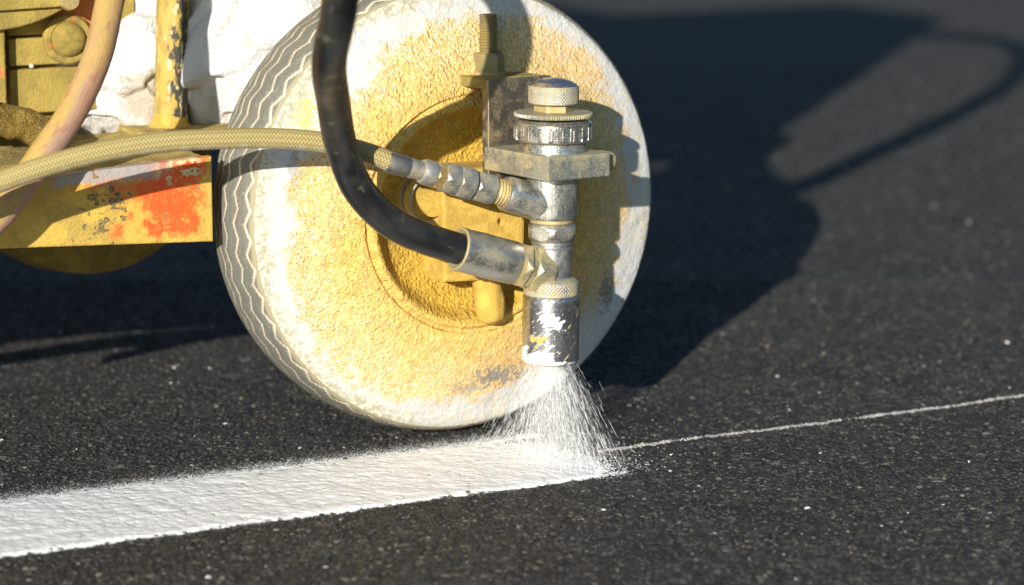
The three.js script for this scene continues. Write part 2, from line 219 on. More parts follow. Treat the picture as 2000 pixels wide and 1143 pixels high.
// ---- front wheel
const WX = -0.0215, WY = 0.1337, WZ = 0;
const wheel = group('wheel', machine); wheel.position.set(WX, WY, 0); wheel.userData.label = 'rubber wheel caked with yellow and white paint, grey zigzag tread';
{
  // planar maps over the wheel's face, 0.28 m across
  const N = 1400, SPAN = 280, px = N / SPAN;
  const { buf, id } = stamp(N, N, 90000, 2, 6.6, 0.3, 1, 51, 1.3);
  const H = new Float32Array(N * N), C = new Float32Array(N * N * 3);
  const AN = [-180, -150, -120, -90, -60, -30, 0, 21, 46, 71, 100, 123, 146, 162, 180], RW = [110, 115, 114, 111, 107, 106, 109, 111, 119, 114, 109, 101, 98, 105, 110];
  for (let j = 0; j < N; j++) for (let i = 0; i < N; i++) {
    const x = (i - N / 2) / px, y = (j - N / 2) / px, r = Math.hypot(x, y); if (r > 138) continue;
    const an = Math.atan2(y, x) * 180 / Math.PI, k = j * N + i, g = buf[k];
    const n1 = fbm(x * 0.05 + 3, y * 0.05, 4), n2 = fbm(x * 0.22, y * 0.22 + 8, 3), n3 = vn(x * 1.3, y * 1.3), n4 = fbm(x * 0.6 + 40, y * 0.6, 3);
    const rw = interp(AN, RW, an);
    let w = ss(rw - 5, rw + 6, r + n1 * 10 + n2 * 7 + n3 * 3);
    // flecks of white over the yellow, thinning out towards the rim
    const thin = ss(62, rw - 2, r), fleck = ss(0.12, 0.5, n3 * 0.55 + n4 * 0.8 + g * 0.3 - 0.5 + 0.42 * thin) * (0.12 + 0.5 * thin);
    let yel = mix3([0.645, 0.41, 0.098], [0.735, 0.485, 0.205], ss(60, 105, r + n1 * 20)); const s = 1 + 0.2 * n2 + 0.1 * n3; yel = [yel[0] * s, yel[1] * s, yel[2] * s];
    const dis = ss(66, 58, r); yel = mix3(yel, [0.52 * s, 0.33 * s, 0.045], dis);
    yel = mix3(yel, [0.50 * s, 0.35 * s, 0.075], 0.4 * ss(0.15, 0.5, n1 + 0.3 * n2));
    let c = mix3(yel, [0.64, 0.585, 0.46], Math.min(1, fleck * (1 - dis)));
    const ws = 1 + 0.06 * n2; c = mix3(c, mix3([0.545 * ws, 0.54 * ws, 0.52 * ws], [0.68, 0.56, 0.36], 0.6 * ss(0.2, 0.6, n4 + n1 * 0.5)), w);
    const bare = (cx, cy, a, b) => ss(0.15, 0.55, 1 - Math.hypot((x - cx) / a, (y - cy) / b) + 0.9 * n4 + 0.35 * n3);
    const gp = Math.max(bare(19, -98, 19, 8), bare(94, -55, 7, 13), 0.7 * bare(0, -104, 14, 5), 0.6 * bare(-105, 30, 5, 10)); c = mix3(c, [0.2 + 0.05 * n3, 0.2 + 0.05 * n3, 0.185], gp * 0.85);
    const yp = bare(-98, 62, 9, 16); c = mix3(c, [0.74, 0.48, 0.12], yp * 0.8 * w);
    const sh = ss(118.5, 125, r + n2 * 5 + n1 * 4); c = mix3(c, mix3([0.36, 0.31, 0.18], [0.58, 0.54, 0.42], ss(-0.3, 0.4, n4)), 0.8 * sh * ss(70, 110, Math.abs(an + 12)));
    const cr = ss(0.035, 0.0, Math.abs(fbm(x * 0.055 + 70, y * 0.055 + 20, 4))) * ss(0.05, 0.25, vn(x * 0.03 + 9, y * 0.03));
    const gt = ((id[k] * 7919) % 1000) / 1000 - 0.5, gw = (1 - 0.75 * w) * 0.26; C[k * 3] = c[0] * (1 + gt * gw * 0.7); C[k * 3 + 1] = c[1] * (1 + gt * gw); C[k * 3 + 2] = c[2] * (1 + gt * gw * 1.9);
    const low = 0.45 + 0.55 * ss(-0.5, 0.6, (y * 0.7 - x) / 130 + 0.5 * n1 + dis); H[k] = (0.22 + 0.78 * (1 - w)) * low * (1 - 0.8 * gp) * g * 0.9 + 0.10 * n4 * (1 - gp) + 0.2 * n2 * w + 0.55 - 0.35 * cr * w + 0.08 * n3;
  }
  const map = colorTex(N, N, (u, v, i, j) => { const k = (j * N + i) * 3; return [C[k], C[k + 1], C[k + 2]]; });
  const bump = dataTex(N, N, (u, v, i, j) => H[j * N + i] * 0.5);
  const crust = new THREE.MeshStandardMaterial({ map, bumpMap: bump, bumpScale: 0.0017, roughness: 0.93, metalness: 0 });
  const prof = [[128.4, -74.6], [127.2, -72.8], [124.5, -71.6], [119, -70], [110, -67.2], [102, -64.8], [94, -61.4], [86, -58.4], [78, -55.8], [72, -54.4], [69, -54.0], [67.6, -55.6], [66.4, -55.2], [65, -52.6], [63.2, -52.2], [61.4, -53.2], [60, -55.5], [58, -59], [55.5, -62.5], [52, -64.8], [46, -66.4], [36, -67.4], [20, -68], [6, -68]];
  const lathe = (pr, seg, step) => {
    const fine = []; for (let i = 0; i < pr.length - 1; i++) { const d = Math.hypot(pr[i + 1][0] - pr[i][0], pr[i + 1][1] - pr[i][1]), n = Math.max(1, Math.round(d / step)); for (let k = 0; k < n; k++) fine.push([mix(pr[i][0], pr[i + 1][0], k / n), mix(pr[i][1], pr[i + 1][1], k / n)]); } fine.push(pr[pr.length - 1]);
    const pos = [], uv = [], idx = [], n = fine.length;
    for (let i = 0; i < n; i++) { const a = fine[Math.max(0, i - 1)], b = fine[Math.min(n - 1, i + 1)]; let nr = b[1] - a[1], nz = -(b[0] - a[0]); const l = Math.hypot(nr, nz); nr /= l; nz /= l; for (let j = 0; j <= seg; j++) { const th = (j % seg) / seg * Math.PI * 2, c = Math.cos(th), s = Math.sin(th); let r = fine[i][0], z = fine[i][1]; const ix = Math.min(N - 1, Math.max(0, (r * c * px + N / 2) | 0)), iy = Math.min(N - 1, Math.max(0, (r * s * px + N / 2) | 0)); const h = (H[iy * N + ix] - 0.6) * 0.3 + 0.5 * fbm(c * r * 0.09, s * r * 0.09 + z * 0.05, 3) * ss(128.4, 125, r); r += nr * h; z += nz * h; pos.push(r * c * 0.001, r * s * 0.001, z * 0.001); uv.push(r * c / SPAN + 0.5, r * s / SPAN + 0.5); } }
    for (let i = 0; i < n - 1; i++) for (let j = 0; j < seg; j++) { const a = i * (seg + 1) + j, b = a + 1, c = a + seg + 1, d = c + 1; idx.push(a, b, d, a, d, c); }
    const g = new THREE.BufferGeometry(); g.setAttribute('position', new THREE.Float32BufferAttribute(pos, 3)); g.setAttribute('uv', new THREE.Float32BufferAttribute(uv, 2)); g.setIndex(idx); g.computeVertexNormals(); return g;
  };
  part('sidewall', lathe(prof.slice(0, 11), 900, 0.8), crust, wheel);
  part('rim', lathe(prof.slice(10), 560, 0.8), crust, wheel);
  // tread
  const TW = 2048, TH = 420, per = 48, tp = [[127.6, -73.2], [129.4, -75.4], [131, -79.5], [132.2, -86], [133.2, -94], [133.6, -102], [133.4, -110], [132.7, -117], [131.3, -124], [129, -129], [125.5, -132], [121, -134]], tl = [0];
  for (let i = 1; i < tp.length; i++) tl.push(tl[i - 1] + Math.hypot(tp[i][0] - tp[i - 1][0], tp[i][1] - tp[i - 1][1]));
  const ZR = tl[tl.length - 1], sOf = (z) => -interp(tp.map((p) => -p[1]), tl, -z), lines = [-77.2, -88.5, -101.5, -111, -119.5, -128].map(sOf);
  const zig = (u) => { const t = (u * per) % 1; return t < 0.34 ? mix(-1, 0.25, t / 0.34) : t < 0.5 ? mix(0.25, 1, (t - 0.34) / 0.16) : t < 0.84 ? mix(1, -0.25, (t - 0.5) / 0.34) : mix(-0.25, -1, (t - 0.84) / 0.16); };
  const groove = (u, z) => { let m = 0; for (const l of lines) { const d = Math.abs(z - l - 2.25 * zig(u)) * 0.88; m = Math.max(m, ss(1.25, 0.55, d)); } return m; };
  const tc = colorTex(TW, TH, (u, v, i, j) => {
    const z = -v * ZR, g = groove(u, z), n = fbm(u * 110, v * 30, 3), st = vn(i * 0.05, j * 0.8), f = vn(i * 0.21 + 7, j * 0.55), f2 = vn(i * 0.5 + 99, j * 0.9 + 3);
    let c = [0.17 + 0.03 * n + 0.016 * st, 0.165 + 0.03 * n + 0.016 * st, 0.136 + 0.026 * n + 0.014 * st];
    c = mix3(c, [0.6, 0.58, 0.52], ss(0.66, 0.85, f2 * 0.65 + f * 0.5) * 0.8);
    c = mix3(c, [0.36, 0.31, 0.18], ss(0.06, 0.02, v + 0.02 * n) * 0.85);
    return mix3(c, [0.62 + 0.1 * n, 0.54 + 0.1 * n, 0.40 + 0.08 * n], g * (0.85 + 0.2 * n));
  });
  const tb = dataTex(TW, TH, (u, v, i, j) => 0.7 - 0.35 * groove(u, -v * ZR) + 0.08 * vn(i * 0.4, j * 0.6));
  const tm = new THREE.MeshStandardMaterial({ map: tc, bumpMap: tb, bumpScale: 0.001, roughness: 0.7 });
  const seg = 1536, nz = 54, pos = [], uv = [], idx = [];
  const tc3 = new THREE.SplineCurve(tp.map((p) => new THREE.Vector2(...p)));
  for (let i = 0; i <= nz; i++) { const w = tc3.getPointAt(i / nz); for (let j = 0; j <= seg; j++) { const th = (j % seg) / seg * Math.PI * 2, R = w.x - 0.55 * groove(j % seg / seg, -ZR * i / nz); pos.push(R * Math.cos(th) * 0.001, Math.max(R * Math.sin(th) * 0.001, 0.0004 - WY), w.y * 0.001); uv.push(j / seg, i / nz); } }
  for (let i = 0; i < nz; i++) for (let j = 0; j < seg; j++) { const a = i * (seg + 1) + j, b = a + 1, c = a + seg + 1, d = c + 1; idx.push(a, b, d, a, d, c); }
  const g = new THREE.BufferGeometry(); g.setAttribute('position', new THREE.Float32BufferAttribute(pos, 3)); g.setAttribute('uv', new THREE.Float32BufferAttribute(uv, 2)); g.setIndex(idx); g.computeVertexNormals();
  const tr = part('tread', g, tm, wheel); tr.userData.label = 'grey rubber tread with cream painted zigzag grooves';
  const inner = rev([[121.5, -133.6], [112, -137], [90, -138], [60, -134], [10, -130]], 128); inner.rotateX(Math.PI / 2); part('inner_sidewall', S(inner), matOlive, wheel);
  const axl = rev([[0, 0], [16, 0], [16, 70], [0, 70]], 32); axl.rotateX(-Math.PI / 2); axl.translate(0, 0, -128); part('axle', S(axl), matOlive, wheel);
}

// ---- arm and boss in front of the hub that carry the gun
{
  const arm = group('mounting_arm', machine);
  const sh = new THREE.Shape(); sh.moveTo(-46, 100); sh.lineTo(-18, 99); sh.lineTo(1, 100); sh.lineTo(3, 150); sh.lineTo(-2, 160); sh.lineTo(-42, 161); sh.lineTo(-47, 156); sh.closePath();
  const hole = new THREE.Path(); hole.absellipse(-12, 130.5, 2.6, 3.1, 0, 6.283); sh.holes.push(hole);
  const box = new THREE.ExtrudeGeometry(sh, { depth: 32, bevelEnabled: true, bevelSize: 1.6, bevelThickness: 1.6, bevelSegments: 2, curveSegments: 12 }); box.translate(0, 0, -74);
  part('arm_block', S(boxUV(box, 0.02)), matOchre, arm);
  const boss = rev([[0, 0], [13.5, 0], [13.5, 3], [12.6, 4], [10.6, 4.4], [10.6, 10], [12.6, 10.5], [13.2, 11.5], [13.2, 14], [12.4, 15.2], [9, 15.6], [9, 24], [0, 24]], 48); boss.rotateX(Math.PI / 2); boss.translate(-51.5, 144.5, -70); part('bearing_boss', S(boss), matOchre, arm);
  for (const z of [-63, -51]) { const t = new THREE.TorusGeometry(12.2, 0.9, 8, 48); t.translate(-51.5, 144.5, z); part('seal_ring', S(t), matBluish, arm); }
  const peg = rev([[0, -17], [5, -16.2], [8, -13.5], [9, -9], [8.6, -3], [8, 6], [7.6, 18], [0, 18]], 40, (th, y, r) => r * (1 + 0.11 * vn3(Math.sin(th) * 1.5, Math.cos(th) * 1.5, y * 0.22) + 0.05 * vn3(Math.sin(th) * 4, Math.cos(th) * 4, y * 0.7)), 1.2); peg.rotateZ(0.10); peg.translate(-16.5, 88, -47); part('peg', S(peg), matOchre, arm);
  part('axle', S(rev([[0, 0], [17, 0], [17, 6], [0, 6]], 40).rotateX(Math.PI / 2).translate(-21.5, 135.4, -79)), matOchre, arm);
}

// ---- bracket
const GROT = 9 * Math.PI / 180;
const bracket = group('bracket', machine); bracket.position.set(-0.0024, 0, 0); bracket.rotation.y = GROT;
{
  const R3 = (w, h, d, r = 0.8) => new RoundedBoxGeometry(w, h, d, 2, r);
  const pl = R3(44, 70, 6); pl.translate(4.5, 177.5, -36.5); part('angle_plate', S(boxUV(pl, 0.02)), matPlate, bracket);
  const fl = R3(40, 6, 40); fl.translate(2, 210, -56); part('angle_flange', S(boxUV(fl, 0.02)), dustMat(8, { base: [0.38, 0.29, 0.09], alt: [0.27, 0.2, 0.05] }), bracket);
  const st = thread(4.5, 5.3, 205, 247, 1.6); st.translate(0.5, 0, -58); part('stud', S(st), metalMat(9, { dust: 0.8, rough: 0.4, metal: [0.3, 0.28, 0.22], col: [0.27, 0.185, 0.03] }), bracket);
  const nu = hexNut(9, 213, 225, 0.16); nu.translate(0.5, 0, -58); part('nut', S(nu), metalMat(10, { dust: 0.7, rough: 0.4, metal: [0.34, 0.32, 0.26], col: [0.28, 0.205, 0.045] }), bracket);
  const wa = rev([[0, 212.8], [9.6, 212.8], [9.6, 214.4], [0, 214.4]], 40); wa.translate(0.5, 0, -58); part('washer', S(wa), matBrassy, bracket);
}

// ---- spray gun
const gun = group('spray_gun', machine); gun.position.set(-0.0024, 0, 0); gun.rotation.y = GROT; gun.rotation.z = -0.012; gun.userData.label = 'steel spray gun with knurled knob, clamp block and paint-splashed nozzle bell';
{
  // knob with a domed top
  const kp = [[9, 201.4], [13.4, 201.4], [14, 202]]; for (let i = 1; i < 24; i++) kp.push([14, 202 + 8.6 * i / 24]); kp.push([14, 210.6], [13.6, 211.3]);
  const kn = rev(kp, 300, (th, y, r, i) => i > 2 && i < kp.length - 2 ? r - 0.42 + 0.42 * Math.max(Math.abs(Math.sin(th * 24 + y * 1.55)) , Math.abs(Math.sin(th * 24 - y * 1.55))) * 1 - 0.0 : r, 0.2);
  part('knob', S(kn), matKnurl, gun);
  part('knob_cap', S(rev([[13.5, 211.2], [12.6, 212.2], [10, 213.8], [6, 215.1], [2.5, 215.7], [0, 215.8]], 64, null, 1.2)), metalMat(11, { dust: 0.22, rough: 0.1, metal: [0.62, 0.63, 0.68] }), gun);
  part('jam_nut', S(hexNut(10.8, 196, 201.8, 0.1)), matBrassy, gun);
  const dp = [[0, 193.4], [8, 193.4], [20.6, 194.2], [21.6, 194.4], [21.9, 195], [21.9, 196.2], [21.3, 196.7], [9, 197.2], [0, 197.2]];
  part('toothed_disc', S(rev(dp, 432, (th, y, r, i) => i >= 3 && i <= 6 ? r - 0.35 + 0.35 * Math.sin(th * 96) : r, 0.5)), matBlock, gun);
  // castellated collar: ridges between scalloped slots
  const cp = [[0, 193.5], [19.2, 192.9], [20.4, 191.8]]; const rows = []; for (let i = 0; i <= 14; i++) rows.push([21.4, 191 - 9.2 * i / 14]); const cpts = [...cp, ...rows, [20.6, 181], [18, 180.6]].reverse();
  const cast = rev(cpts, 576, (th, y, r, i) => { const v = (191 - y) / 9.2; if (v < -0.01 || v > 1.01) return r; const t = (th * 22 / 6.28318) % 1, d = Math.abs(t - 0.5); const slot = ss(0.13, 0.08, d) * ss(0.16, 0.28, v) * ss(1.0, 0.86, v); const edge = ss(0.22, 0.17, d) * ss(0.12, 0.2, v) * ss(1.01, 0.9, v); return r - 1.3 * slot + 0.25 * (edge - slot); }, 0.45);
  part('castellated_collar', S(cast), matChrome, gun);
  part('shoulder_ring', S(rev([[17, 175], [18.9, 175], [18.9, 176.2], [18.6, 176.8], [18.6, 180.2], [18.2, 180.8], [17, 181.2]], 96)), metalMat(12, { dust: 0.12, rough: 0.12 }), gun);
  // clamp block: chamfered plan, with a screw in its right end and a small set-screw hole in the left face
  const b = new THREE.Shape(); b.moveTo(-20.5, -23.5); b.lineTo(20, -23.5); b.lineTo(20.5, -22.5); b.lineTo(20.5, 20); b.lineTo(12, 31); b.lineTo(-20.5, 33.5); b.closePath();   // y of the shape is minus z
  const bg = new THREE.ExtrudeGeometry(b, { depth: 11.4, bevelEnabled: true, bevelSize: 0.9, bevelThickness: 0.9, bevelSegments: 3, steps: 1 }); bg.rotateX(-Math.PI / 2); bg.translate(0, 163, 0);
  part('clamp_block', S(boxUV(bg, 0.017)), matBlock, gun);
  const sc = along(rev([[0, 0], [5.6, 0], [6, 0.6], [6, 3.2], [5.2, 3.6], [5.4, 7.6], [4.6, 9.6], [2.6, 10.8], [0, 11.2]], 32, null, 1), V(21.2, 169.2, 14), V(1, 0, 0)); part('clamp_screw', S(sc), matBrassy, gun);
  const hs = along(rev([[2.4, -0.2], [2.4, 0.5], [1.5, 0.5], [1.4, -0.4], [0, -0.6]], 24), V(-21.3, 169.5, 6), V(-1, 0, 0)); part('set_screw', S(hs), matBrassy, gun);
  // valve body
  part('valve_body', S(rev([[0, 137.4], [12.8, 137.4], [13.8, 138], [14.3, 139], [14.3, 161], [13.6, 162.4], [0, 162.4]], 72, (th, y, r) => { const f = hexR(16.1)(th + 0.35); return Math.min(r, Math.max(f, r * 0.95)); }, 0.35)), metalMat(13, { dust: 0.26, rough: 0.2, col: [0.42, 0.33, 0.12] }), gun);
  part('gland', S(rev([[10, 135.6], [12.2, 135.6], [12.2, 137.6], [10, 137.6]], 48)), matBrassy, gun);
  // rounded hexagon nut
  const hn = []; for (let i = 0; i <= 20; i++) hn.push([1, 124.6 + 11 * i / 20]); hn.unshift([0, 124.6]); hn.push([0, 135.6]);
  part('union_nut', S(rev(hn, 144, (th, y, r, i) => { if (i === 0 || i === hn.length - 1) return r; const v = (y - 130.1) / 5.5, ball = 14.4 - 2.6 * v * v - 0.5 * Math.pow(Math.abs(v), 6); return Math.min(ball, hexR(15.1)(th + 0.64)); }, 0.3)), metalMat(14, { dust: 0.26, rough: 0.18 }), gun);
  part('neck', S(rev([[0, 103], [11.3, 103.6], [11.3, 121], [10.6, 122], [10.6, 123], [11.6, 123.4], [11.6, 125], [0, 125]], 64)), metalMat(15, { dust: 0.2, rough: 0.3, metal: [0.52, 0.53, 0.54] }), gun);
  const rp = [[15, 94.6], [15.5, 95.2]]; for (let i = 0; i <= 16; i++) rp.push([15.5, 95.6 + 6.4 * i / 16]); rp.push([15.2, 102.4], [12.6, 104.4], [11, 104.6]);
  part('knurled_ring', S(rev(rp, 320, (th, y, r, i) => i > 2 && i < rp.length - 3 ? r - 0.5 + 0.5 * Math.max(Math.abs(Math.sin(th * 22 + y * 1.35)), Math.abs(Math.sin(th * 22 - y * 1.35))) : r, 0.2)), matKnurl, gun);
  // nozzle bell, open below, with splashes of white and yellow paint on the side turned to the camera
  const bell = [[0, 84], [11, 84], [13.6, 80], [14.6, 62], [14.8, 57.4], [15.4, 57], [15.8, 57.6], [15.9, 60], [15.9, 92], [15.7, 93.6], [15.2, 94.6], [12, 94.6]];
  const splash = (u, v, i, j) => {
    const yv = (v - 0.5) / 0.44, ang = (((u - 0.40) + 1.5) % 1 - 0.5) * 360;         // from the middle of the visible side
    const n = fbm(u * 16 + 3 + v * 7, v * 44 - u * 30, 5), n2 = fbm(u * 18 + 60 + v * 9, v * 40 - u * 44, 5);
    if (v < 0.485) return { c: [0.7, 0.7, 0.68], a: 0.75 };
    const low = ss(0.44, 0.06, yv) * ss(26, -16, ang), mid = ss(0.17, 0.04, Math.abs(yv - 0.70 + (ang + 10) * 0.002)) * ss(46, 16, Math.abs(ang + 6)), yl = ss(0.2, 0.04, Math.abs(yv - 0.4)) * ss(26, 8, Math.abs(ang + 30)), rim = ss(0.05, 0.0, yv);
    const a = ss(0.42, 0.62, 0.8 * Math.max(low, mid) + 0.62 * n), y = ss(0.42, 0.7, 0.62 * yl + 0.95 * n2), rr = ss(0.5, 0.7, rim * (0.5 + 0.5 * ss(60, -10, ang)) + 0.75 * n);
    const specks = vn(i * 0.35, j * 0.35) > 0.97 ? 0.8 : 0, w = Math.max(a, rr);
    if (w > 0.02 && w > y) return { c: [0.8, 0.8, 0.78], a: w }; if (y > 0.02) return { c: [0.60, 0.39, 0.08], a: y * 0.9 }; return specks ? { c: [0.78, 0.78, 0.75], a: specks } : null;
  };
  part('nozzle_bell', S(rev(bell, 96, (th, y, r, i) => i > 3 && i < 7 ? r + 0.25 * vn(th * 9, y * 3) : r, 0.55, true)), metalMat(16, { dust: 0.02, rough: 0.24, metal: [0.42, 0.42, 0.43], extra: splash, bump: 0.0003 }), gun);
}

// ---- braided hose with its fittings, in the plane of the gun
{
  const A = V(-4, 145.2, 0), dir = V(-83.4, 25.9, -3).normalize(), at = (t) => A.clone().addScaledVector(dir, t);
  const hose = group('braided_hose', machine); hose.userData.label = 'slim braided hose with steel couplings joining the gun from the left';
  const put = (n, g, m, t) => part(n, S(along(g, at(t), dir)), m, hose);
  put('port', rev([[0, 0], [11, 0], [10.4, 10], [10, 22], [9.8, 26], [9.2, 27.4], [7.6, 27.8], [7, 26.5], [0, 26.5]], 56), metalMat(17, { dust: 0.3, rough: 0.18, col: [0.42, 0.33, 0.12] }), 0);
  put('thread', thread(6.4, 7.3, 26, 36.5, 1.9), matBrassy, 0);
  put('lock_nut', hexNut(9.2, 35.5, 47, 0.16), matBluish, 0);
  put('spacer', rev([[0, 46.5], [6.2, 46.5], [6.2, 49.5], [0, 49.5]], 32), matBrassy, 0);
  put('coupling_nut', [hexNut(9.7, 48.6, 58, 0.12), hexNut(9.2, 57.6, 67, 0.3)], matBluish, 0);
  put('brass_nut', hexNut(8, 66.5, 72, 0.14), metalMat(18, { dust: 0.55, rough: 0.35, metal: [0.6, 0.42, 0.2] }), 0);
  put('ferrule', rev([[0, 71], [6.9, 71.3], [7.2, 72.5], [7.1, 78], [6.4, 79.6], [5.4, 80], [5.2, 83], [5.6, 86], [5.3, 89], [0, 89]], 40, null, 0.7), metalMat(19, { dust: 0.55, rough: 0.3, metal: [0.42, 0.46, 0.52] }), 0);
  put('sleeve', rev([[0, 88], [5.4, 88], [5.9, 90], [5.9, 100], [5.5, 101], [0, 101]], 36, null, 0.8), metalMat(20, { dust: 0.3, rough: 0.5, metal: [0.2, 0.22, 0.25] }), 0);
  const p = at(96), pts = [[p.x, p.y, p.z], [-106, 178.6, -6], [-131, 186.2, -11], [-159.4, 190, -15], [-193, 191.4, -18], [-226.5, 191, -21], [-267, 185.6, -25], [-306.4, 175, -30], [-350, 158, -38], [-430, 120, -60]];
  const NB = 64, braid = (u, v) => { const a = u * 22, b = v * 300; const c1 = a + b, c2 = a - b, f1 = Math.abs((c1 % 1 + 1) % 1 - 0.5) * 2, f2 = Math.abs((c2 % 1 + 1) % 1 - 0.5) * 2, over = (Math.floor(c1) + Math.floor(c2)) & 1; return over ? 1 - f1 * f1 : 0.82 * (1 - f2 * f2); };
  const bw = 512, bh = 256, fn = (u, v) => { const a = v * 12, b = u * 16, c1 = a + b, c2 = a - b, f1 = ((c1 % 1) + 1) % 1 - 0.5, f2 = ((c2 % 1) + 1) % 1 - 0.5, over = ((Math.floor(c1) + Math.floor(c2)) % 2 + 2) % 2; return over ? 1 - 3.2 * f1 * f1 : 1 - 3.2 * f2 * f2; };
  const bc = colorTex(bw, bh, (u, v, i, j) => { const h = Math.max(0, fn(u, v)), n = fbm(u * 9, v * 6, 3), side = ss(0.1, 0.6, Math.abs(((v + 0.15) % 1) - 0.5) * 2 + 0.35 * n); return mix3(mix3([0.2, 0.15, 0.045], [0.62, 0.57, 0.47], h), mix3([0.22, 0.16, 0.04], [0.46, 0.36, 0.13], h), 0.25 + 0.7 * side); }, 11, 1);
  const bb = dataTex(bw, bh, (u, v) => fn(u, v), 11, 1);
  part('hose_tube', S(bend(pts, 5.5, 260, 32)), new THREE.MeshStandardMaterial({ map: bc, bumpMap: bb, bumpScale: 0.0005, roughness: 0.6 }), hose);
}

// ---- black paint hose, looping up out of the picture and back to the machine
{
  const A = V(-1, 106.6, 0), dir = V(-44.5, 13.9, 0).normalize(), at = (t) => A.clone().addScaledVector(dir, t);
  const hose = group('paint_hose', machine); hose.userData.label = 'thick black rubber paint hose curving up in front of the wheel';
  const put = (n, g, m) => part(n, S(along(g, at(0), dir)), m, hose);
  put('adapter_nut', [hexNut(14.2, 3.5, 15.5, 0.2), hexNut(13.4, 15, 23, 0.34)], metalMat(21, { dust: 0.52, rough: 0.24, metal: [0.55, 0.52, 0.4] }));
  put('nipple', rev([[0, 22], [11.6, 22], [11.6, 25.5], [10.6, 26], [0, 26]], 48), matBrassy);
  put('crimp_sleeve', rev([[0, 24.6], [11.4, 24.8], [12.1, 26], [12.1, 40], [12.3, 46], [12, 57], [12.4, 59.5], [12.3, 61], [11.5, 61.4], [10, 61], [0, 58]], 64, null, 0.6), metalMat(22, { dust: 0.36, rough: 0.3, metal: [0.46, 0.47, 0.46] }));
  const lip = new THREE.TorusGeometry(11.2, 0.9, 8, 48); lip.rotateX(Math.PI / 2); put('lip_ring', lip.translate(0, 61, 0), matBrassy);
  const e = at(52);
  const pts = [[e.x, e.y, e.z], [-67, 127.6, 0.5], [-82, 133.2, 0], [-101, 143.4, 0], [-119.5, 162, 2], [-133.6, 186, 12], [-153.5, 215.1, 46], [-178, 243, 96], [-189.5, 272, 134], [-194, 302, 150], [-206, 335, 154], [-226, 375, 112], [-230, 420, 30], [-226, 455, -90], [-222, 480, -230]];
  const N = 512, hm = colorTex(N, 256, (u, v, i, j) => { const n = fbm(u * 60, v * 5, 4), g = vn(i * 0.4, j * 0.4); let c = mix3([0.010, 0.010, 0.011], [0.026, 0.026, 0.025], ss(-0.3, 0.5, n)); c = mix3(c, [0.22, 0.19, 0.1], ss(0.42, 0.7, fbm(u * 90 + 50, v * 6, 4)) * 0.5); return mix3(c, [0.4, 0.4, 0.4], ss(0.6, 0.8, fbm(u * 70 + 9, v * 9 + 4, 4)) * 0.3); });
  const hr = dataTex(256, 128, (u, v) => 0.26 + 0.3 * (0.5 + 0.5 * fbm(u * 50, v * 6, 4)));
  part('hose_tube', S(bend(pts, 8.7, 420, 40)), new THREE.MeshStandardMaterial({ map: hm, roughnessMap: hr, roughness: 1 }), hose);
}

// ---- pinkish tan hose crossing the frame on the left
{
  const pts = [[-190, 330, -140], [-207, 285, -112], [-219.6, 259.4, -100], [-233, 230.8, -85], [-251.7, 202.6, -75], [-271.2, 179.7, -71], [-285.8, 161.6, -70], [-301, 146, -71], [-325, 136, -74], [-370, 130, -77], [-430, 131, -80], [-520, 122, -80], [-700, 100, -90]];
  const hm = colorTex(512, 256, (u, v, i, j) => { const n = fbm(u * 26, v * 5, 4), g = vn(i * 0.5, j * 0.5), st = fbm(u * 14 + 3, v * 16, 3); let c = mix3([0.36, 0.19, 0.115], [0.36, 0.215, 0.155], ss(-0.3, 0.3, st)); c = mix3(c, [0.44, 0.29, 0.065], 0.85 * ss(-0.1, 0.7, 0.6 * n + 0.55 * Math.cos((v - 0.62) * 6.283))); c = mix3(c, [0.32, 0.12, 0.09], ss(0.35, 0.5, fbm(u * 60, v * 14 + 7, 3)) * 0.5); const s = 1 + 0.12 * g; return [c[0] * s, c[1] * s, c[2] * s]; });
  const t = part('tan_hose', S(bend(pts, 7.9, 200, 32)), new THREE.MeshStandardMaterial({ map: hm, roughness: 0.75, bumpMap: matOlive.bumpMap, bumpScale: 0.0003 }), machine); t.userData.label = 'pinkish tan rubber hose smeared with ochre dust';
}

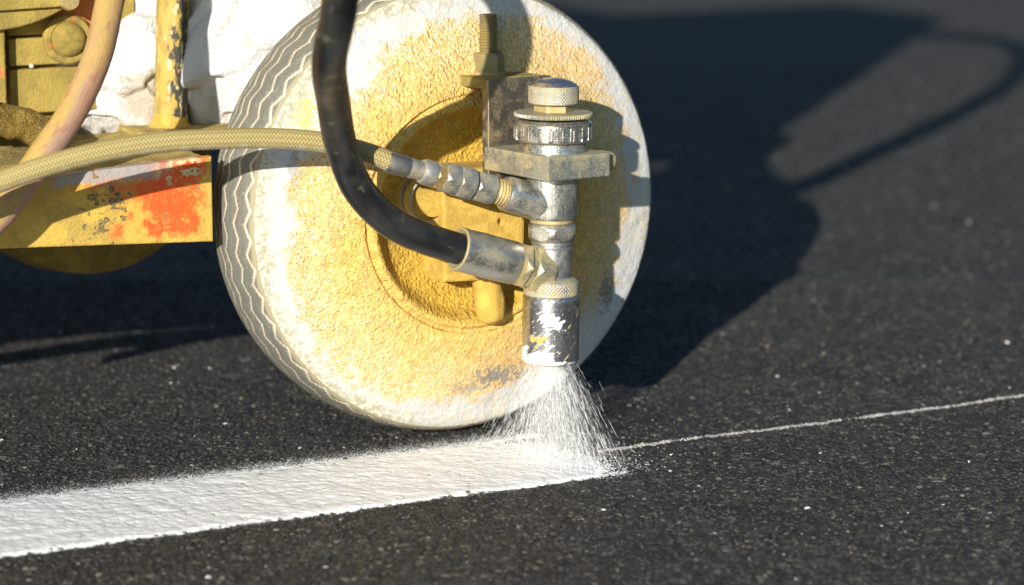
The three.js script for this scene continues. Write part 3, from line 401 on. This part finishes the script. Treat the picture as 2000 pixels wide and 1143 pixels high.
// ---- frame beam, with chipped red paint by the wheel
{
  const X0 = -0.5, X1 = -0.1655, bot = (x) => mix(0.1277, 0.1242, (x + 0.287) / 0.122), top = (x) => mix(0.1635, 0.1698, (x + 0.287) / 0.122);
  const W = 1024, H = 384, UX = [-0.30, -0.16], UY = [0.12, 0.175];
  const map = colorTex(W, H, (u, v, i, j) => {
    const x = mix(UX[0], UX[1], u), y = mix(UY[0], UY[1], v), n = fbm(x * 90, y * 90, 5), n2 = fbm(x * 300 + 5, y * 300, 4), g = vn(i * 0.5, j * 0.5), g2 = vn(i * 0.22, j * 0.22), hh = (y - bot(x)) / (top(x) - bot(x));
    let c = mix3([0.60, 0.39, 0.065], [0.45, 0.30, 0.06], ss(-0.3, 0.4, n)); const s = 1 + 0.16 * g + 0.12 * g2; c = [c[0] * s, c[1] * s, c[2] * s];
    const red = ss(-0.222, -0.198, x + 0.02 * n) * ss(-0.166, -0.173, x + 0.006 * n2) * ss(0.02, 0.14, hh + 0.1 * n2) * ss(0.0, 0.45, n * 0.7 + n2 * 0.4 + 0.52 - 0.5 * Math.abs(x + 0.19) / 0.03 + 0.2 * hh);
    c = mix3(c, [0.78, 0.085, 0.008], red);
    const red2 = ss(0.55, 0.95, hh + 0.15 * n) * ss(-0.262, -0.235, x) * ss(-0.15, 0.2, n2 + 0.15); c = mix3(c, [0.74, 0.11, 0.02], red2 * ss(-0.165, -0.17, x));
    const grey = ss(0.8, 0.9, hh + 0.07 * n) * ss(-0.256, -0.245, x + 0.01 * n) * ss(-0.19, -0.2, x + 0.012 * n); c = mix3(c, [0.33, 0.345, 0.36], grey * 0.9);
    const cream = ss(0.72, 0.9, hh + 0.18 * n2) * ss(-0.2, -0.19, x + 0.006 * n) * ss(-0.168, -0.176, x) * ss(-0.02, 0.15, n2 + n * 0.5); c = mix3(c, [0.72, 0.58, 0.33], cream);
    const chip = ss(0.42, 0.5, n2 * 1.0 + 0.46 * ss(0.02, 0.004, Math.abs(x + 0.227 + 0.004 * n)) * ss(0.12, 0.3, hh) * ss(0.95, 0.7, hh) - 0.02 + 0.2 * n - 0.14); c = mix3(c, [0.05, 0.06, 0.045], chip * 0.9 * ss(-0.26, -0.245, x));
    return mix3(c, [0.5 * s, 0.34 * s, 0.08], 0.05 + 0.5 * ss(-0.1, 0.7, n2 + 0.5 * g2 - 0.25));
  });
  const b = dataTex(512, 256, (u, v, i, j) => 0.5 + 0.3 * fbm(i * 0.12, j * 0.12, 3) + 0.2 * vn(i * 0.45, j * 0.45));
  const bm = new THREE.MeshStandardMaterial({ map, bumpMap: b, bumpScale: 0.0005, roughness: 0.8 });
  map.wrapS = map.wrapT = THREE.MirroredRepeatWrapping;
  const beam = group('frame_beam', machine);
  const s = new THREE.Shape(); s.moveTo(X0, bot(X0) + 0.006); s.lineTo(X1, bot(X1)); s.lineTo(X1, top(X1)); s.lineTo(X0, top(X0)); s.closePath();
  const g = new THREE.ExtrudeGeometry(s, { depth: 0.005, bevelEnabled: true, bevelSize: 0.0012, bevelThickness: 0.0012, bevelSegments: 3 }); g.translate(0, 0, -0.1012);
  part('beam_face', planarUV(g, (x, y) => [(x - UX[0]) / (UX[1] - UX[0]), (y - UY[0]) / (UY[1] - UY[0])]), bm, beam).userData.label = 'beam face of ochre dust over chipped orange red paint';
  const tg = new THREE.PlaneGeometry(0.34, 0.17, 140, 90); tg.rotateX(-Math.PI / 2); const tp = tg.attributes.position;
  for (let i = 0; i < tp.count; i++) { const x = tp.getX(i) - 0.335, z = tp.getZ(i) - 0.187; tp.setXYZ(i, x, top(x) - 0.0004 + 0.0012 * fbm(x * 60, z * 60, 4) + 0.003 * ss(-0.1, 0.5, fbm(x * 24 + 9, z * 24, 3)) * ss(-0.105, -0.13, z), z); } tg.computeVertexNormals();
  part('beam_top', boxUV(tg, 9), dustMat(12, { base: [0.48, 0.36, 0.10], alt: [0.30, 0.22, 0.06], bump: 0.0015 }), beam);
  part('beam_web', new RoundedBoxGeometry(0.33, 0.03, 0.14, 2, 0.004).translate(-0.335, 0.146, -0.178), matOlive, beam);
  // small foot plate under the post
  const fp = new RoundedBoxGeometry(0.062, 0.006, 0.05, 2, 0.002).translate(-0.142, 0.1725, -0.203); part('foot_plate', boxUV(fp, 14), dustMat(13, { base: [0.5, 0.38, 0.11], alt: [0.36, 0.26, 0.07] }), beam);
}
// ---- upright post
{
  const pm = colorTex(512, 512, (u, v, i, j) => {
    const n = fbm(u * 16, v * 14, 5), n2 = fbm(u * 34 + 8, v * 30, 4), g = vn(i * 0.5, j * 0.5), a = (((u - 0.565) + 1.5) % 1 - 0.5) * 360;
    let c = mix3([0.50, 0.34, 0.07], [0.36, 0.25, 0.06], ss(-0.2, 0.4, n)); const s = 1 + 0.16 * g; c = [c[0] * s, c[1] * s, c[2] * s];
    const bl = ss(0.0, 0.16, n * 0.7 + n2 * 0.45 + 0.56 - Math.abs(a - 2) / 62 - 0.5 * ss(0.8, 1, v) + 0.1 * g); c = mix3(c, [0.035, 0.04, 0.04], bl * 0.94);
    c = mix3(c, [0.72, 0.36, 0.07], ss(0.44, 0.56, fbm(u * 30 + 70, v * 26, 3)) * ss(-50, 0, a)); c = mix3(c, [0.62, 0.52, 0.27], ss(0.48, 0.62, fbm(u * 24 + 30, v * 18, 3) + 0.3 * ss(0.84, 0.9, v) * ss(0.98, 0.93, v)));
    return c;
  });
  const mat = new THREE.MeshStandardMaterial({ map: pm, bumpMap: matOlive.bumpMap, bumpScale: 0.0004, roughness: 0.6 });
  const post = group('post', machine); post.userData.label = 'upright round post, black paint showing through ochre dust';
  post.position.set(-0.1485, 0.1735, -0.2); post.rotation.z = -0.045; 
  part('post_tube', S(rev([[9.6, 0], [9.6, 40], [9.6, 80], [9.6, 118]], 64, null, 0.55, true)), mat, post);
  part('weld_collar', S(rev([[14, 0], [13, 1.6], [10.6, 4.5], [9.9, 8], [9.5, 9]], 48, (th, y, r) => r * (1 + 0.04 * vn(th * 3, y * 0.6)), 1.2)), matOchre, post);
}
// ---- engine side at the left
{
  const en = group('engine', machine); en.userData.label = 'engine casing caked in olive yellow dust';
  const BX = (w, h, d, x, y, z, r = 0.002) => boxUV(new RoundedBoxGeometry(w, h, d, 2, r).translate(x, y, z), 8);
  part('casing', BX(0.2, 0.13, 0.1, -0.288, 0.245, -0.275, 0.004), matEngine, en);
  part('casing_panel', BX(0.078, 0.016, 0.02, -0.2015, 0.2215, -0.2255, 0.0012), matEngine, en);
  part('casing_panel', BX(0.078, 0.026, 0.02, -0.2015, 0.1985, -0.2262, 0.0012), matEngine, en);
  part('casing_panel', BX(0.078, 0.027, 0.02, -0.2015, 0.2445, -0.2268, 0.0012), matEngine, en);
  part('side_rail', BX(0.06, 0.06, 0.03, -0.2755, 0.2215, -0.2195, 0.002), matEngine, en);
  const boss = rev([[0, 0], [14.6, 0], [14.8, 3], [13.6, 4.6], [11.2, 4.8], [10.4, 4], [9.4, 6.4], [8, 8.4], [5, 9.4], [0, 9.6]], 56, null, 0.7); boss.rotateX(Math.PI / 2); boss.translate(-205.5, 228, -216); part('boss', S(boss), matEngine, en);
  const rb = rev([[0, 0], [1.5, 0], [1.2, 1], [0, 1.4]], 16); rb.rotateX(Math.PI / 2); rb.translate(-227.5, 213.4, -215); part('rivet', S(rb), new THREE.MeshStandardMaterial({ color: new THREE.Color(0.55, 0.5, 0.4), roughness: 0.6 }), en);
  // round-cornered cover at the top
  const s = new THREE.Shape(); s.moveTo(-330, 236.5); s.lineTo(-252, 237.5); s.quadraticCurveTo(-228, 239, -210, 250); s.lineTo(-196, 258); s.lineTo(-196, 300); s.lineTo(-330, 300); s.closePath();
  const cg = new THREE.ExtrudeGeometry(s, { depth: 12, bevelEnabled: true, bevelSize: 1.5, bevelThickness: 1.5, bevelSegments: 3, curveSegments: 16 }); cg.translate(0, 0, -212); part('cover', S(boxUV(cg, 0.01)), matEngine, en);
  const lp = new THREE.Shape(); lp.moveTo(-330, 246.5); lp.lineTo(-215, 249.5); lp.lineTo(-205, 253); lp.lineTo(-205, 300); lp.lineTo(-330, 300); lp.closePath();
  const lg = new THREE.ExtrudeGeometry(lp, { depth: 4, bevelEnabled: true, bevelSize: 0.8, bevelThickness: 0.8, bevelSegments: 2 }); lg.translate(0, 0, -198.5); part('cover_plate', S(boxUV(lg, 0.01)), matEngine, en);
  part('cover_bolt', S(along(hexNut(6, 0, 7, 0.2), V(-212, 252.5, -196), V(0.1, 0, 1))), matBrassy, en);
  // mud-caked pipe
  const cp = bend([[-330, 196, -190], [-285, 193, -186], [-252, 186, -184], [-232, 177.5, -183], [-222, 173, -184]], 9.4, 70, 28), p = cp.attributes.position, n = cp.attributes.normal;
  for (let i = 0; i < p.count; i++) { const h = 2.2 * vn3(p.getX(i) * 0.11, p.getY(i) * 0.11, p.getZ(i) * 0.11) + 0.9 * vn3(p.getX(i) * 0.4, p.getY(i) * 0.4, p.getZ(i) * 0.4); p.setXYZ(i, p.getX(i) + n.getX(i) * h, p.getY(i) + n.getY(i) * h, p.getZ(i) + n.getZ(i) * h); } cp.computeVertexNormals();
  part('caked_pipe', S(cp), matMuck, en).userData.label = 'pipe thickly caked with wet ochre paint';
}
// ---- drum under the beam, the tank above and a column behind the wheel
{
  const dr = rev([[0, -60], [40, -58], [66, -48], [78, -30], [82, 0], [82, 60], [78, 90], [0, 96]], 72, null, 0.8); dr.rotateX(Math.PI / 2); dr.translate(-165, 152, -380); part('underside_drum', S(dr), matOlive, machine);
  const tm = dustMat(15, { base: [0.55, 0.37, 0.07], alt: [0.38, 0.27, 0.06] });
  const B = (n, w, h, d, x, y, z, p, r = 0.02) => part(n, boxUV(new RoundedBoxGeometry(w, h, d, 3, r).translate(x, y, z), 4), tm, p);
  const tank = group('paint_tank', machine);
  B('tank_body', 0.5, 0.47, 0.3, -0.225, 0.53, -0.355, tank); B('tank_cap', 0.3, 0.5, 0.26, -0.79, 0.61, -0.355, tank); B('tank_saddle', 0.24, 0.3, 0.24, -0.57, 0.475, -0.36, tank);
  const hb = [[-122, 352, -230], [-120, 335, -100], [-116, 318, 0], [-108, 322, 44], [-80, 366, 52], [-30, 438, 52], [8, 500, 52], [26, 560, 52], [16, 640, 50], [-30, 705, 42], [-90, 735, 10], [-140, 735, -80], [-160, 720, -230]];
  part('handle_bar', S(bend(hb, 15.5, 160, 24)), matOchre, machine);
  const chassis = group('chassis', machine);
  B('fork_plate', 0.07, 0.26, 0.05, -0.03, 0.23, -0.185, chassis, 0.004); B('skid_box', 0.62, 0.2, 0.42, -0.72, 0.18, -0.4, chassis);
  const col = new RoundedBoxGeometry(0.016, 0.45, 0.03, 2, 0.004).translate(0.036, 0.46, -0.3); part('column', boxUV(col, 8), matOchre, chassis);
}

// ---------------------------------------------------------------- rags: a sheet crumpled into a bounded heap
function wad(seed, [ax, ay, az], folds) {
  const r = rng(seed), F = []; for (let k = 0; k < folds; k++) { const n = V(r() * 2 - 1, r() * 2 - 1, (r() * 2 - 1) * 0.6).normalize(); F.push([n, (r() - 0.5) * 0.9, 0.08 + 0.14 * r(), 0.05 + 0.10 * r() * r(), k * 3.3 + seed]); }
  const nu = 300, nv = 200, pos = [], uv = [], idx = [];
  for (let j = 0; j <= nv; j++) for (let i = 0; i <= nu; i++) {
    const a = (i % nu) / nu * Math.PI * 2, b = (j / nv - 0.5) * Math.PI, x = -Math.cos(b) * Math.sin(a), y = Math.sin(b), z = -Math.cos(b) * Math.cos(a);
    let R = 1 + 0.16 * vn3(x * 1.5 + seed, y * 1.5, z * 1.5) + 0.06 * vn3(x * 3.6, y * 3.6 + seed, z * 3.6);
    for (const [n, o, A, w, k] of F) { const d = x * n.x + y * n.y + z * n.z - o + 0.22 * vn3(x * 2.1 + k, y * 2.1, z * 2.1 + k), t = ss(-w, w, d); R += A * (t * Math.exp(-Math.max(0, d) * 3.2) - 0.25 * Math.exp(-Math.abs(d + w) / 0.07)); }
    R += 0.005 * vn3(x * 22, y * 22, z * 22) + 0.004 * vn3(x * 60, y * 60, z * 60); const sq = Math.pow(Math.pow(Math.abs(x), 2.8) + Math.pow(Math.abs(y), 2.8) + Math.pow(Math.abs(z), 2.8), -1 / 2.8); R *= mix(1, sq, 0.7);
    pos.push(x * ax * R, y * ay * R, z * az * R); uv.push(a * ax, b * ay);
  }
  for (let j = 0; j < nv; j++) for (let i = 0; i < nu; i++) { const a = j * (nu + 1) + i, b = a + 1, c = a + nu + 1, d = c + 1; idx.push(a, b, d, a, d, c); }
  const g = new THREE.BufferGeometry(); g.setAttribute('position', new THREE.Float32BufferAttribute(pos, 3)); g.setAttribute('uv', new THREE.Float32BufferAttribute(uv, 2)); g.setIndex(idx); g.computeVertexNormals(); return g;
}
{
  const tb = dataTex(512, 512, (u, v, i, j) => 0.5 + 0.3 * vn(i * 0.35, j * 0.35) + 0.25 * vn(i * 0.12, j * 0.12 + 40), 12, 12);
  const rag = (seed, folds, ax, pos, rotY, stain, label) => {
    const map = colorTex(512, 512, (u, v, i, j) => { const n = fbm(u * 7 + seed, v * 7, 4), g = vn(i * 0.3, j * 0.3); let c = [0.62, 0.615, 0.60]; c = mix3(c, [0.40, 0.33, 0.24], ss(0.22, 0.75, n + 0.12 * g + stain) * 0.8); return c; }, 4, 4);
    const m = part('rag', wad(seed, ax, folds), new THREE.MeshStandardMaterial({ map, bumpMap: tb, bumpScale: 0.0007, roughness: 0.95 }), scene);
    m.position.set(...pos); m.rotation.y = rotY; tag(m, label, 'rag', null); return m;
  };
  rag(3, 8, [0.036, 0.038, 0.022], [-0.1795, 0.2015, -0.24], -0.45, 0.16, 'crumpled white rag with brown smears between the tan hose and the post');
  rag(8, 7, [0.046, 0.050, 0.034], [-0.091, 0.2225, -0.205], -0.35, -0.2, 'clean white terry rag stuffed between the post and the wheel');
  rag(12, 5, [0.032, 0.022, 0.02], [-0.150, 0.246, -0.240], -0.4, -0.05, 'small white rag behind the top of the post');
}

// ---------------------------------------------------------------- spray of white paint under the nozzle
{
  const r = rng(99), drop = new THREE.IcosahedronGeometry(1, 1); drop.deleteAttribute('uv');
  const mat = new THREE.MeshStandardMaterial({ color: new THREE.Color(0.84, 0.84, 0.83), roughness: 0.55 });
  const N = 34000, im = new THREE.InstancedMesh(drop, mat, N); im.name = 'paint_spray'; im.castShadow = im.receiveShadow = true;
  const m4 = new THREE.Matrix4(), qq = new THREE.Quaternion(), up = V(0, 1, 0), gs = () => (r() + r() + r() + r() - 2) * 0.9;
  for (let i = 0; i < N; i++) {
    const mist = i > 950, edge = r(), fan = mist ? gs() * 0.62 + 0.12 : edge < 0.3 ? 0.72 + 0.34 * r() : edge < 0.42 ? -0.75 - 0.35 * r() : (r() * 2 - 1), thick = mist ? gs() * 1.15 : gs();
    const a = V(-0.0024 + 0.008 * thick, 0.0575, 0.0132 * Math.max(-1, Math.min(1, fan)));
    const b = V(-0.004 + 0.021 * thick + 0.008 * fan, 0.001, 0.046 * fan * (0.92 + 0.16 * r()));
    const t = Math.pow(r(), 0.75), p = a.clone().lerp(b, t), d = b.clone().sub(a).normalize(); p.x += 0.0018 * gs() * t; p.z += 0.0018 * gs() * t;
    const w = mist ? 0.000007 + 0.000009 * r() : 0.000035 + 0.00005 * r() * r(), l = mist ? 0.0003 + 0.0013 * r() : 0.0012 + 0.0085 * r() * r();
    if (i < 40) { p.x += 0.012 * gs(); p.z += 0.03 * r() * t; }
    m4.compose(p, qq.setFromUnitVectors(up, d), V(w, l, w)); im.setMatrixAt(i, m4);
  }
  scene.add(im); tag(im, 'fan of white paint droplets spraying from the nozzle onto the line', 'paint spray', null, 'stuff');
}

renderer.render(scene, camera);
